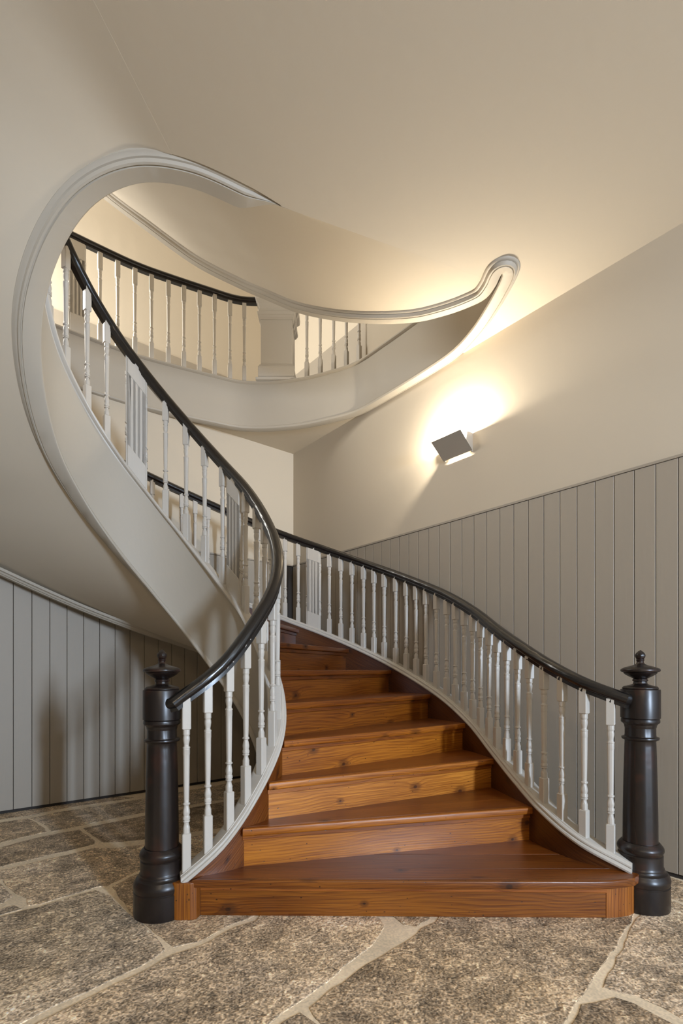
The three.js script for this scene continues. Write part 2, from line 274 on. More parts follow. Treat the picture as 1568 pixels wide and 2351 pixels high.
stone([-1.859, 2.750, -1.744, 2.861, -1.622, 2.981, -1.514, 3.097, -1.396, 3.090, -1.228, 3.166, -0.446, 3.594, -0.377, 3.038, -0.897, 3.024, -1.135, 2.721, -1.199, 2.557, -1.245, 2.547, -1.332, 2.449, -1.416, 2.363, -1.463, 2.350, -1.513, 2.430, -1.589, 2.478, -1.681, 2.552, -1.765, 2.631, -1.946, 2.675], 2);
stone([-2.062, 2.430, -1.742, 2.578, -1.675, 2.517, -1.596, 2.440, -1.603, 2.372, -1.850, 2.181], 0);
stone([-1.760, 2.075, -1.562, 2.312, -1.522, 2.341, -1.470, 2.307, -1.529, 2.262, -1.746, 2.058], 0);
stone([-2.122, 2.502, -1.900, 2.811, -1.784, 2.927, -1.661, 3.053, -1.557, 3.174, -1.586, 3.239, -1.802, 3.449, -1.926, 3.340, -2.031, 3.214, -2.098, 3.105, -2.379, 2.804], 1);
stone([-1.779, 3.486, -1.702, 3.564, -1.464, 3.775, -0.487, 4.557, -0.401, 3.753, -1.266, 3.263, -1.397, 3.222, -1.504, 3.206, -1.564, 3.263], 4);
stone([-2.443, 2.880, -2.156, 3.190, -2.089, 3.306, -1.988, 3.412, -2.079, 3.505, -2.213, 3.635, -2.308, 3.699, -2.436, 3.605, -2.797, 3.297], 3);
stone([-2.283, 3.709, -2.187, 3.867, -1.935, 4.051, -1.705, 4.253, -0.568, 5.317, -0.496, 4.640, -1.505, 3.878, -1.746, 3.656, -1.843, 3.535, -1.952, 3.421, -2.042, 3.515, -2.169, 3.635], 0);
stone([-2.856, 3.367, -2.492, 3.688, -2.343, 3.775, -2.234, 3.950, -1.979, 4.143, -1.776, 4.311, -1.941, 4.357, -2.459, 3.930, -2.695, 3.747, -3.03, 3.466], 1);
stone([1.367, 2.279, 1.571, 2.440, 1.612, 2.385, 1.730, 2.291, 2.05, 2.36, 1.80, 2.56, 1.700, 2.700, 1.552, 2.744], 3);
stone([0.226, 2.258, 0.405, 2.258, 0.323, 2.152, 0.274, 2.174], 4);
for (let i = -9; i < 7; i++) for (let j = -2; j < 10; j++) {          // the rest of the hall, behind the camera
  const x = i * 0.95 + (j % 2) * 0.4, z = 1.27 - j * 0.72; let ok = j >= 0 || x < -2.6; const p = [[x, z], [x + 0.92, z], [x + 0.92, z - 0.69], [x, z - 0.69]];
  for (const q of p) { const [t, s] = tsOf(...q); if (t < 0.05 || (t > T1 - 0.05 && s < SR + 0.05) || t > T2 - 0.05 || s > S1 - 0.05) ok = false; }
  if (ok) stone(p.flat(), (i + j + 20) % 5);
}

// ---------------------------------------------------------------- walls and their panelling
const wallBack = struct('wall_back', planarUV(wallBox(at(-0.2, 0), at(T1 + 0.2, 0), 0, CEIL, ...NB, 0.2)), M.plaster);
const wallRight = struct('wall_right', planarUV(wallBox(at(0, -0.2), at(0, S1 + 0.2), 0, CEIL, ...NR, 0.2)), M.plaster);
const wallLeft = struct('wall_left', planarUV(wallBox(at(T1, -0.2), at(T1, SR), 0, CEIL, ...BB, 0.2)), M.plaster);
const wallReturn = struct('wall_return', planarUV(wallBox(at(T1, SR), at(T2 + 0.2, SR), 0, CEIL, -BR[0], -BR[1], 0.2)), M.taupe);
const wallHall = struct('wall_hall', planarUV(wallBox(at(T2, SR - 0.2), at(T2, S1 + 0.2), 0, CEIL, ...BB, 0.2)), M.taupe);
const wallNear = struct('wall_near', [[-0.2, 1.49, 0, CEIL], [2.49, T2 + 0.2, 0, CEIL], [1.49, 2.49, 2.7, CEIL]].map(([a, b, h0, h1]) => planarUV(wallBox(at(a, S1), at(b, S1), h0, h1, ...BR, 0.2))), M.taupe);
const CAP = 2.218;
// one board: width w, chamfered long edges, standing on a dark plinth gap
function boardGeo(w, hgt, th = 0.014, ch = 0.0016) {
  const g = new THREE.ExtrudeGeometry(new THREE.Shape([[-w / 2, 0], [w / 2, 0], [w / 2, th - ch], [w / 2 - ch, th], [-w / 2 + ch, th], [-w / 2, th - ch]].map((p) => new THREE.Vector2(...p))), { depth: hgt, bevelEnabled: false });
  g.rotateX(-Math.PI / 2); return g;           // x along the wall, -Z = out of the wall, y up
}
function panelling(wall, at0, dir, n, from, to, pitch, h0, h1, shift = 0) {
  const g = boardGeo(pitch - 0.0036, h1 - h0); planarUV(g);
  for (let a = from; a < to - 0.001; a += pitch) {
    const m = mesh('plank', g, M.panel, wall); const c = a + pitch / 2;
    m.position.copy(V3(at0[0] + dir[0] * c - n[0] * 0.003, h0, at0[1] + dir[1] * c - n[1] * 0.003));
    m.rotation.y = Math.atan2(dir[1], dir[0]) + (shift ? Math.PI : 0);
  }
}
// backing, boards, cap strip
struct('trim_1', planarUV(wallBox(at(0, 0), at(0, S1), 0.0, CAP - 0.014, -NR[0], -NR[1], 0.004)), M.panelBack);
struct('trim_2', planarUV(wallBox(at(0, 0), at(T1, 0), 0.0, CAP - 0.014, -NB[0], -NB[1], 0.004)), M.panelBack);
panelling(wallRight, CORNER, BR, NR, 0.013, 4.3, 0.107, 0.024, CAP - 0.017, 1);
panelling(wallBack, CORNER, BB, NB, 0.1175, 3.7, 0.1225, 0.024, CAP - 0.017);
mesh('panelling', planarUV(wallBox(at(0, 4.31), at(0, S1), 0.024, CAP - 0.017, -NR[0], -NR[1], 0.017)), M.panel, wallRight);
mesh('panelling', planarUV(wallBox(at(T1, 0.1), at(T1, SR), 0.024, CAP - 0.017, -BB[0], -BB[1], 0.017)), M.panel, wallLeft);
mesh('panelling', planarUV(wallBox(at(T1, SR), at(T2, SR), 0.024, CAP - 0.017, BR[0], BR[1], 0.017)), M.panel, wallReturn);
mesh('panelling', planarUV(wallBox(at(T2, SR), at(T2, S1), 0.024, CAP - 0.017, -BB[0], -BB[1], 0.017)), M.panel, wallHall);
struct('trim_3', planarUV(wallBox(at(0, 0), at(0, S1), CAP - 0.014, CAP, -NR[0], -NR[1], 0.022)), M.panel);
struct('trim_4', planarUV(wallBox(at(0, 0), at(T1, 0), CAP - 0.014, CAP, -NB[0], -NB[1], 0.022)), M.panel);
// glazed door behind the camera
{
  const d = new THREE.Group(); d.name = 'door_1'; d.userData.kind = 'structure'; scene.add(d);
  const bar = (a, b, h0, h1) => planarUV(wallBox(at(a, S1 + 0.02), at(b, S1 + 0.02), h0, h1, ...BR, 0.06));
  mesh('frame', [bar(1.49, 1.57, 0, 2.7), bar(2.41, 2.49, 0, 2.7), bar(1.57, 2.41, 2.62, 2.7)], M.doorPaint, d);
  mesh('leaf', [bar(1.57, 1.84, 0, 2.62), bar(2.14, 2.41, 0, 2.62), bar(1.84, 2.14, 2.56, 2.62), bar(1.84, 2.14, 0, 1.24)], M.doorPaint, d);
  mesh('pane', planarUV(wallBox(at(1.84, S1 + 0.045), at(2.14, S1 + 0.045), 1.24, 2.56, ...BR, 0.006)), M.glass, d);
}

// ---------------------------------------------------------------- ceiling with the two flights' plaster soffits
function sheet(rows, th = 0.04) {                   // rows[i][j] = [x, z, h]; a plaster skin with thickness upward
  const n = rows.length, m = rows[0].length, pos = [], idx = [], uv = [];
  for (const lift of [0, th]) for (const r of rows) for (const p of r) { pos.push(p[0], p[2] + lift, -p[1]); uv.push(p[0], p[1]); }
  const I = (l, i, j) => l * n * m + i * m + j;
  for (let l = 0; l < 2; l++) for (let i = 0; i < n - 1; i++) for (let j = 0; j < m - 1; j++) { const a = I(l, i, j), b = I(l, i, j + 1), c = I(l, i + 1, j), d = I(l, i + 1, j + 1); l ? idx.push(a, b, c, b, d, c) : idx.push(a, c, b, b, c, d); }
  const side = (a, b) => { idx.push(a, b, a + n * m, b, b + n * m, a + n * m); };
  for (let i = 0; i < n - 1; i++) { side(I(0, i, 0), I(0, i + 1, 0)); side(I(0, i + 1, m - 1), I(0, i, m - 1)); }
  for (let j = 0; j < m - 1; j++) { side(I(0, 0, j + 1), I(0, 0, j)); side(I(0, n - 1, j), I(0, n - 1, j + 1)); }
  const g = new THREE.BufferGeometry(); g.setAttribute('position', new THREE.Float32BufferAttribute(pos, 3)); g.setAttribute('uv', new THREE.Float32BufferAttribute(uv, 2)); g.setIndex(idx);
  fixed(g); return toCreasedNormals(g, 0.7);
}
const sInEnd = 3.86, sOutEnd = OUT.len, sOutTop = OUT.len - 0.9;
const soffit1 = [];
{
  const k0 = 3, k1 = 21, NN = 72; const sI = [], sO = [];
  for (let k = k0; k <= k1; k++) { sI.push(sIn(k)); sO.push(sOut(k)); }
  const pick = (arr, end, f) => { const q = f * (k1 - k0 + 2); if (q >= k1 - k0) return mix(arr[k1 - k0], end, clamp((q - (k1 - k0)) / 2, 0, 1)); const i = Math.floor(q); return mix(arr[i], arr[Math.min(i + 1, arr.length - 1)], q - i); };
  for (let i = 0; i <= NN; i++) {
    const f = i / NN, a = IN.at(pick(sI, sInEnd, f)), b = OUT.at(pick(sO, sOutEnd, f));
    const ease = 1 - smooth(0.55, 1, f);
    const soft = (h) => CEIL - Math.max(0, CEIL - h) * ease;
    const pa = [a.x - a.lx * 0.075, a.z - a.lz * 0.075, mix(Math.min(CEIL, a.h - D_IN + 0.035), CEIL, smooth(0.93, 1, f))], pb = [b.x - b.lx * 0.09, b.z - b.lz * 0.09, soft(b.h - D_OUT + 0.03)];
    const row = []; for (let j = 0; j <= 14; j++) { const w = j / 14; row.push([mix(pa[0], pb[0], w), mix(pa[1], pb[1], w), mix(pa[2], pb[2], w)]); }
    for (const p of row) p[2] = Math.min(p[2], CEIL - 0.0004);
    soffit1.push(row);
  }
}
// soffit of the next flight: from the crease beside the loop up over the void
const IN2 = new Path([[...IN.off(IN.len, -0.072), CEIL], [-0.50, 2.46, 3.47], [-0.74, 2.33, 3.56], [-0.97, 2.27, 3.66], [-1.21, 2.28, 3.78], [-1.42, 2.36, 3.90], [-1.60, 2.50, 4.02], [-1.72, 2.70, 4.16], [-1.82, 2.9, 4.3]]);
const soffit2 = [];
const sM0 = sTip + 0.085;
{
  const NN = 48, L2 = WELL.len - sM0;
  for (let i = 0; i <= NN; i++) {
    const f = i / NN, a = WELL.at(sM0 + L2 * f), b = IN2.at(IN2.len * f);
    const row = []; for (let j = 0; j <= 16; j++) { const w = j / 16; row.push([mix(a.x + a.lx * 0.082, b.x, w), mix(a.z + a.lz * 0.082, b.z, w), mix(a.h, b.h, w)]); }
    soffit2.push(row);
  }
}
const creaseA = [soffit2[0][0][0], soffit2[0][0][1]];
const flat = [], r70 = soffit1[soffit1.length - 1].map((p, j) => { const q = soffit1[soffit1.length - 2][j]; return [mix(p[0], q[0], 0.3), mix(p[1], q[1], 0.3)]; });
for (let j = 14; j >= 0; j--) flat.push([r70[j][0], r70[j][1]]);
for (let s = sInEnd; s < IN.len; s += 0.05) flat.push(IN.off(s, -0.078));
flat.push(IN.off(IN.len, -0.074));
for (let j = 15; j >= 0; j--) flat.push([soffit2[0][j][0], soffit2[0][j][1]]);
for (let s = sM0 - 0.015; s > sTip - 2.2; s -= 0.03) { const p = WELL.off(s, 0.082), [t] = tsOf(...p); if (t < 0.01) break; flat.push(p); }
const last = tsOf(...flat[flat.length - 1]);
flat.push(at(-0.05, last[1]), at(-0.05, S1 + 0.1), at(T2 + 0.1, S1 + 0.1), at(T2 + 0.1, SR - 0.1), at(T1 + 0.05, SR - 0.1));
flat.push([r70[14][0] - 0.06, r70[14][1] - 0.02]);
const patch = [at(-0.02, -0.02)];
for (let s = 0; s < WELL.len; s += 0.04) { const p = WELL.off(s, 0.08), [t, q] = tsOf(...p); if (t > 1.42) continue; if (t < 0 || s > sTip - 1) break; if (q > -0.02) patch.push(p); }
const ceiling = struct('ceiling', [planarUV(slab(flat, CEIL, CEIL + 0.36)), planarUV(slab(patch, CEIL, FLOOR1 - 0.01)), sheet(soffit1), sheet(soffit2)], M.plaster);
// plaster edge left of the outer string, out to the walls
// fascia and moulded lower edge of the opening, running on as the lower edge of the upper flight
const wellProfile = [[0, 0.0], [-0.010, -0.004], [-0.014, -0.014], [-0.010, -0.026], [0, -0.032], [0.046, -0.032], [0.048, -0.026], [0.051, -0.026], [0.053, -0.031], [0.060, -0.029], [0.066, -0.020], [0.069, -0.012], [0.078, -0.011], [0.085, -0.004], [0.088, 0.006], [0.06, 0.03], [0.06, 0.425], [-0.012, 0.425], [-0.020, 0.419], [-0.020, 0.409], [-0.012, 0.402], [0, 0.398]];
struct('trim_5', sweep([...WELL.stations(0, sTip - 0.16, 0.035), ...WELL.stations(sTip - 0.155, sTip + 0.155, 0.004)], wellProfile, { crease: 0.7 }), M.fascia);
struct('trim_6', sweep(WELL.stations(sTip + 0.155, WELL.len, 0.03), wellProfile, { crease: 0.7 }), M.fascia);

// ---------------------------------------------------------------- first floor beyond the opening
const DB = 1.62, DR = 0.71;                        // the corridor behind the back wall, the recess behind the right wall
struct('floor_1', [planarUV(slab([at(-0.15, 0, 0.02), at(T1 + 0.3, 0, 0.02), at(T1 + 0.3, 0, DB + 0.1), at(-0.15, 0, DB + 0.1)], CEIL + 0.02, FLOOR1)), planarUV(slab([at(0, -0.3, 0, 0.02), at(0, 1.4, 0, 0.02), at(0, 1.4, 0, DR + 0.1), at(0, -DB - 0.1, 0, DR + 0.1), at(0, -DB - 0.1, 0, 0.02)], CEIL + 0.02, FLOOR1 - 0.002))], M.doorPaint);
struct('wall_upper_back', planarUV(wallBox(at(-1.2, 0, DB), at(T1 + 0.3, 0, DB), CEIL, CEIL1, ...NB, 0.2)), M.plaster);
struct('wall_upper_recess', planarUV(wallBox(at(0, -DB - 0.2, 0, DR), at(0, 1.5, 0, DR), CEIL, CEIL1, ...NR, 0.2)), M.plaster);
struct('wall_upper_right', planarUV(wallBox(at(0, 1.18), at(0, S1 + 0.2), CEIL, CEIL1, ...NR, 0.25)), M.plaster);
struct('wall_upper_left', [[-DB - 0.2, -1.35, CEIL, CEIL1], [-0.25, 7.2, CEIL, CEIL1], [-1.35, -0.25, CEIL, 3.95], [-1.35, -0.25, 5.55, CEIL1]].map(([a, b, h0, h1]) => planarUV(wallBox(at(T1, a), at(T1, b), h0, h1, ...BB, 0.2))), M.plaster);
{
  const d = new THREE.Group(); d.name = 'window_1'; d.userData.kind = 'structure'; scene.add(d);
  const bar = (a, b, h0, h1) => planarUV(wallBox(at(T1 + 0.1, a), at(T1 + 0.1, b), h0, h1, ...BB, 0.05));
  mesh('frame', [bar(-1.35, -1.28, 3.95, 5.55), bar(-0.32, -0.25, 3.95, 5.55), bar(-1.28, -0.32, 3.95, 4.02), bar(-1.28, -0.32, 5.48, 5.55), bar(-0.825, -0.775, 4.02, 5.48)], M.doorPaint, d);
  for (const [a, b] of [[-1.28, -0.825], [-0.775, -0.32]]) mesh('pane', planarUV(wallBox(at(T1 + 0.12, a), at(T1 + 0.12, b), 4.02, 5.48, ...BB, 0.006)), M.glass, d);
}
struct('wall_upper_near', planarUV(wallBox(at(-0.2, 7), at(T1 + 0.2, 7), CEIL, CEIL1, ...BR, 0.2)), M.plaster);
struct('ceiling_1', planarUV(slab([at(-1.2, -2), at(T1 + 0.3, -2), at(T1 + 0.3, 7.3), at(-1.2, 7.3)], CEIL1, CEIL1 + 0.15)), M.plaster);
const UCAP = 4.99;
struct('trim_7', [planarUV(wallBox(at(-1.0, 0, DB), at(T1, 0, DB), FLOOR1, UCAP, -NB[0], -NB[1], 0.02)), planarUV(wallBox(at(0, -DB, 0, DR), at(0, 1.3, 0, DR), FLOOR1, UCAP, -NR[0], -NR[1], 0.02))], M.panel);

// ---------------------------------------------------------------- the staircase
const stair = thing('staircase', 'curving varnished pine stair with cream painted closed strings', 'staircase');
const inFace = (s) => IN.off(s, -0.028), outFace = (s) => OUT.off(s, 0.028);
function clip(poly, p, n, keep) { const o = [], d = (q) => ((q[0] - p[0]) * n[0] + (q[1] - p[1]) * n[1]) * keep; poly.forEach((a, i) => { const b = poly[(i + 1) % poly.length], da = d(a), db = d(b); if (da >= 0) o.push(a); if (da * db < 0) { const t = da / (da - db); o.push([mix(a[0], b[0], t), mix(a[1], b[1], t)]); } }); return o; }
const treadTone = [[0.40, 0.30, 0.22], [0.42, 0.31, 0.23], [0.46, 0.34, 0.25], [0.48, 0.36, 0.26], [0.42, 0.32, 0.23]];
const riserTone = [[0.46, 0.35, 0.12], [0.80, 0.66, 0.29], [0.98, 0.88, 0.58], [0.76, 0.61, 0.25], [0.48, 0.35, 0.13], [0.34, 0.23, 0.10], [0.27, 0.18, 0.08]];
function stepDirs(k) { const a = inFace(sIn(k)), b = outFace(sOut(k)); const l = Math.hypot(b[0] - a[0], b[1] - a[1]), d = [(b[0] - a[0]) / l, (b[1] - a[1]) / l]; return { a, b, d, f: [d[1], -d[0]] }; }   // f points down the stair
for (let k = 1; k <= 21; k++) {
  const h = tread(k), { a, b, d, f } = stepDirs(k), nx = stepDirs(k + 1), nose = 0.03, top = k === 21;
  let poly = [], backA = top ? [a[0] - f[0] * 0.3, a[1] - f[1] * 0.3] : nx.a, backB = top ? [b[0] - f[0] * 0.3, b[1] - f[1] * 0.3] : nx.b;
  if (k === 1) {
    poly.push([-0.655, 2.212], [-0.3, 2.205], [0.5, 2.198], [1.10, 2.196], [1.18, 2.202], [1.25, 2.217], [1.30, 2.238], [1.335, 2.268], [1.345, 2.30], [1.32, 2.33]);
    for (let s = 0.06; s < sOut(2); s += 0.06) poly.push(outFace(s));
    poly.push(nx.b, nx.a); const li = []; for (let s = 0.16; s < sIn(2); s += 0.05) li.unshift(inFace(s)); poly.push(...li);
  } else {
    poly.push([a[0] + f[0] * nose, a[1] + f[1] * nose], [b[0] + f[0] * nose, b[1] + f[1] * nose]);
    const s0 = sOut(k), s1 = top ? s0 : sOut(k + 1); for (let i = 0; i < 5; i++) poly.push(outFace(mix(s0, s1, i / 5)));
    poly.push(backB, backA);
    const q0 = sIn(k), q1 = top ? q0 : sIn(k + 1); for (let i = 4; i >= 0; i--) poly.push(inFace(mix(q0, q1, i / 5)));
  }
  const back = [-f[0] * 0.022, -f[1] * 0.022];
  poly = poly.map((p) => (p === backA || p === backB) ? [p[0] + back[0], p[1] + back[1]] : p);
  const tone = treadTone[k % 5]; const dark = (q) => wood(tone[0] * q * 0.9, tone[1] * q * 0.84, tone[2] * q * 0.5, 0.38);
  const mid = [mix(a[0], b[0], 0.5) - f[0] * 0.165, mix(a[1], b[1], 0.5) - f[1] * 0.165], dd = k === 1 ? [1, 0.012] : d, nn = k === 1 ? [0, 1] : f, cut = k === 1 ? [0, 2.34] : mid, sg = k === 1 ? -1 : 1;
  const front = clip(poly, [cut[0] + nn[0] * 0.0006 * sg, cut[1] + nn[1] * 0.0006 * sg], nn, sg), rear = clip(poly, cut, nn, -sg);
  const nz = k === 1 ? [0, 2.232] : [a[0] + f[0] * -0.004, a[1] + f[1] * -0.004];
  const tm = mesh('tread', grain(slab(clip(front, nz, nn, -sg), h - 0.036, h - 0.0004, 0.0008, 1), dd), dark(1), stair);
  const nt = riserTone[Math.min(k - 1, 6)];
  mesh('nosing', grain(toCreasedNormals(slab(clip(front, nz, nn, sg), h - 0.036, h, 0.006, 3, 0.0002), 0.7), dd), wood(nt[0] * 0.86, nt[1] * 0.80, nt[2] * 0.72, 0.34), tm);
  if (rear.length > 2) {
    if (k === 1) { const c2 = [0, 2.52], r1 = clip(rear, c2, nn, -1), r2 = clip(rear, [0, 2.5212], nn, 1); mesh('tread_board', grain(slab(r1, h - 0.034, h - 0.0006, 0.001, 1), dd), dark(0.8), tm); if (r2.length > 2) mesh('tread_board', grain(slab(r2, h - 0.034, h, 0.001, 1), dd), dark(1.05), tm); }
    else mesh('tread_board', grain(slab(rear, h - 0.034, h - 0.0006, 0.001, 1), dd), dark(k % 2 ? 1.06 : 0.92), tm);
  }
  // riser with the small moulding under the nosing
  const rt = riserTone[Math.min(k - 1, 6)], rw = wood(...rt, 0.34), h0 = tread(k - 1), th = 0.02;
  if (k === 1) {
    const g = slab([[-0.628, 2.252], [1.165, 2.228], [1.165, 2.25], [-0.628, 2.274]], 0, h - 0.062, 0.0015, 1);
    const r = mesh('riser', grain(g, [1, 0]), rw, stair);
    mesh('riser_moulding', grain(slab([[-0.628, 2.246], [1.168, 2.222], [1.168, 2.25], [-0.628, 2.274]], h - 0.061, h - 0.036, 0.002, 1), [1, 0]), wood(0.6, 0.42, 0.28, 0.34), r);
    const arc = [[1.168, 2.228], [1.22, 2.232], [1.27, 2.245], [1.31, 2.265], [1.335, 2.30]], inn = arc.map(([x, z]) => [x - 0.01, z + 0.022]).reverse();
    mesh('riser', grain(slab([...arc, ...inn], 0, h - 0.036, 0.001, 1), [1, 0], [0.3, 0.6], true), wood(0.66, 0.52, 0.28, 0.42), stair);
    mesh('step_block', grain(slab([[-0.752, 2.235], [-0.742, 2.212], [-0.72, 2.204], [-0.66, 2.206], [-0.636, 2.216], [-0.630, 2.24], [-0.630, 2.29], [-0.752, 2.30]], 0, h - 0.012, 0.004, 2), [1, 0], [0.1, 0.2], true), wood(0.52, 0.40, 0.12, 0.5), stair);
  } else {
    const box = (w0, w1, y0, y1, be) => slab([[a[0] + f[0] * w0, a[1] + f[1] * w0], [b[0] + f[0] * w0, b[1] + f[1] * w0], [b[0] + f[0] * w1, b[1] + f[1] * w1], [a[0] + f[0] * w1, a[1] + f[1] * w1]], y0, y1, be, 1);
    const r = mesh('riser', grain(box(0, -th, h0 - 0.03, h - 0.061, 0.0015), d), rw, stair);
    mesh('riser_moulding', grain(box(0.008, -th, h - 0.0605, h - 0.0365, 0.002), d), wood(rt[0] * 0.72, rt[1] * 0.62, rt[2] * 0.55, 0.34), r);
  }
}
// q = distance from the line of balusters towards the treads (inner string: right of travel; outer: left)
const flip = (P, sg) => P.map(([q, v]) => [q * sg, v]);
const capP = [[-0.030, 0], [0.024, 0], [0.026, -0.005], [0.032, -0.006], [0.038, -0.012], [0.039, -0.019], [0.036, -0.021], [0.036, -0.024], [0.043, -0.028], [0.047, -0.036], [0.045, -0.045], [0.038, -0.050], [-0.030, -0.050], [-0.032, -0.038], [-0.043, -0.036], [-0.052, -0.028], [-0.055, -0.017], [-0.052, -0.007], [-0.043, 0.001]];
const keepUp = (P) => (a) => P.map(([q, v]) => [q, Math.max(v, 0.002 - a.h)]);
const capIn = mesh('string_cap', sweep(IN.stations(0.05, IN.len - 0.02, 0.03), flip(capP, -1), { crease: 0.55 }), M.paint, stair);
mesh('string_cap', sweep(OUT.stations(0.0, sOutTop, 0.03), flip(capP, 1), { crease: 0.55 }), M.paint, stair);
const skirtP = [[0.016, -0.045], [0.032, -0.045], [0.032, -0.34], [0.016, -0.34]];
function skirt(path, sg, s0, s1, tone) { const g = sweep(path.stations(s0, s1, 0.04), keepUp(flip(skirtP, sg)), { crease: 0.5 }); const uv = g.attributes.uv, o = [rnd(), rnd()]; for (let i = 0; i < uv.count; i++) uv.setXY(i, o[0] + uv.getX(i) / WU, o[1] + uv.getY(i) / WV); mesh('skirting_board', g, wood(...tone, 0.4), stair); }
skirt(IN, -1, 0.03, 3.4, [0.34, 0.24, 0.13]);
skirt(OUT, 1, 0.04, sOutTop - 0.3, [0.17, 0.12, 0.09]);
// the painted strings with their moulded lower edges
const inString = (a) => { const low = smooth(0.62, 0.76, a.h), e = smooth(IN.len - 0.20, IN.len, a.s), D = D_IN - 0.02 * e; const v = (y) => Math.max(y, 0.004 - a.h); return [[0.016, -0.045], [-0.030, -0.045], [-0.030, v(-D + 0.040)], [-0.040, v(-D + 0.038)], [-0.048, v(-D + 0.029)], [-0.051, v(-D + 0.018)], [-0.048, v(-D + 0.007)], [-0.040, v(-D)], [0.034, v(-D)], [0.036, v(-D + 0.008)], [0.041, v(-D + 0.008)], [0.043, v(-D + 0.002)], [0.052, v(-D + 0.006)], [0.058, v(-D + 0.018)], [0.066, v(-D + 0.020)], [0.074, v(-D + 0.030)], [0.080, v(-D + 0.034)], [0.084, v(-D + 0.12)], [0.016, v(-D + 0.13)]].map(([q, y]) => [-mix(q > 0.03 ? mix(0.018, q, low) : q < -0.03 ? mix(-0.029, q, low) : q, 0.07, e), y]); };
mesh('string', sweep(IN.stations(0.05, IN.len, 0.03), inString, { crease: 0.6, taper: undefined }), M.fascia, stair);
const outString = (a) => { const low = smooth(0.58, 0.72, a.h), D = D_OUT; const v = (y) => Math.max(y, 0.004 - a.h); return [[0.016, -0.045], [-0.030, -0.045], [-0.030, v(-D + 0.04)], [-0.040, v(-D + 0.03)], [-0.044, v(-D + 0.014)], [-0.034, v(-D)], [0.03, v(-D)], [0.036, v(-D + 0.010)], [0.048, v(-D + 0.010)], [0.056, v(-D + 0.024)], [0.07, v(-D + 0.03)], [0.074, v(-D + 0.05)], [0.016, v(-D + 0.05)]].map(([q, y]) => [q > 0.025 ? mix(0.018, q, low) : q < -0.03 ? mix(-0.029, q, low) : q, y]); };
mesh('string', sweep(OUT.stations(0.05, sOutTop, 0.04), outString, { crease: 0.6 }), M.fascia, stair);

// ---------------------------------------------------------------- balustrades
const C = 0.000619;
const turned = [[0.0160, 0], [0.0162, 5], [0.0158, 22], [0.0163, 30], [0.0163, 36], [0.0140, 40], [0.0140, 46], [0.0148, 52], [0.0158, 62], [0.0156, 74], [0.0142, 90], [0.0122, 106], [0.0120, 116], [0.0128, 120], [0.0166, 126], [0.0170, 131], [0.0164, 136], [0.0152, 138], [0.0158, 144], [0.0159, 178], [0.0150, 182], [0.0150, 190], [0.0147, 240], [0.0142, 320], [0.0134, 420], [0.0124, 500], [0.0118, 524], [0.0160, 530], [0.0168, 535], [0.0160, 540], [0.0108, 545], [0.0110, 552], [0.0135, 568], [0.0158, 588], [0.0160, 600], [0.0140, 616], [0.0132, 620], [0.0162, 627], [0.0170, 638], [0.0160, 649], [0.0125, 652], [0.0160, 657], [0.0164, 661], [0.0158, 665], [0.0112, 668], [0.0112, 678], [0.0136, 694], [0.0160, 706], [0.0166, 711], [0.0156, 716], [0.0160, 720], [0.0162, 745]];
const TURN = 745 * C;
function turnedGeo(yTop, seg = 12, k = 1) { return lathe(turned.map(([r, c]) => [r * k, yTop - c * C]).reverse(), seg, 0.9); }
function balusterGeo(L, hb, top = 0.012) {
  return mergeGeometries(strip([stack(0.038, 0.038, [[-0.035, 0], [hb - 0.004, 0], [hb, -0.004]]), turnedGeo(hb + TURN), stack(0.038, 0.038, [[hb + TURN, -0.004], [hb + TURN + 0.004, 0], [L + top, 0]])]));
}
// broad fluted baluster: a board with three flutes, half balusters on its two edges; sheared to the rake
function panelGeo(L, hb, slope, w = 0.112, th = 0.034) {
  const f = 0.013, dep = 0.006, xs = [-0.028, 0, 0.028];
  const prof = [[-w / 2, -th / 2], [w / 2, -th / 2], [w / 2, th / 2]]; for (const x of xs.slice().reverse()) prof.push([x + f / 2, th / 2], [x + f / 4, th / 2 - dep], [x - f / 4, th / 2 - dep], [x - f / 2, th / 2]); prof.push([-w / 2, th / 2]);
  const mid = new THREE.ExtrudeGeometry(new THREE.Shape(prof.map((p) => new THREE.Vector2(...p))), { depth: TURN + 0.02, bevelEnabled: false }); mid.rotateX(-Math.PI / 2); mid.translate(0, hb - 0.01, 0);
  const flipz = new THREE.ExtrudeGeometry(new THREE.Shape(prof.map((p) => new THREE.Vector2(p[0], -p[1]))), { depth: TURN + 0.02, bevelEnabled: false }); flipz.rotateX(-Math.PI / 2); flipz.translate(0, hb - 0.01, 0);
  const bot = stack(w, th + 0.004, [[-0.05, 0], [hb - 0.006, 0], [hb, -0.004]]), topB = stack(w, th + 0.004, [[hb + TURN, -0.004], [hb + TURN + 0.006, 0], [L + 0.02, 0]]);
  const gs = [mid, flipz, bot, topB];
  for (const e of [-1, 1]) { const t = turnedGeo(hb + TURN, 10, 0.9); t.translate(e * w / 2, 0, 0); gs.push(t); const b1 = stack(0.02, 0.03, [[-0.04, 0], [hb, 0]]); b1.translate(e * w / 2, 0, 0); gs.push(b1); const b2 = stack(0.02, 0.03, [[hb + TURN, 0], [L + 0.03, 0]]); b2.translate(e * w / 2, 0, 0); gs.push(b2); }
  const g = mergeGeometries(strip(gs.map((q) => { if (!q.attributes.normal) q.computeVertexNormals(); return q; })));
  const p = g.attributes.position; for (let i = 0; i < p.count; i++) p.setY(i, p.getY(i) + slope * p.getX(i)); p.needsUpdate = true;
  const q = g.clone(); q.computeVertexNormals(); return q;
}
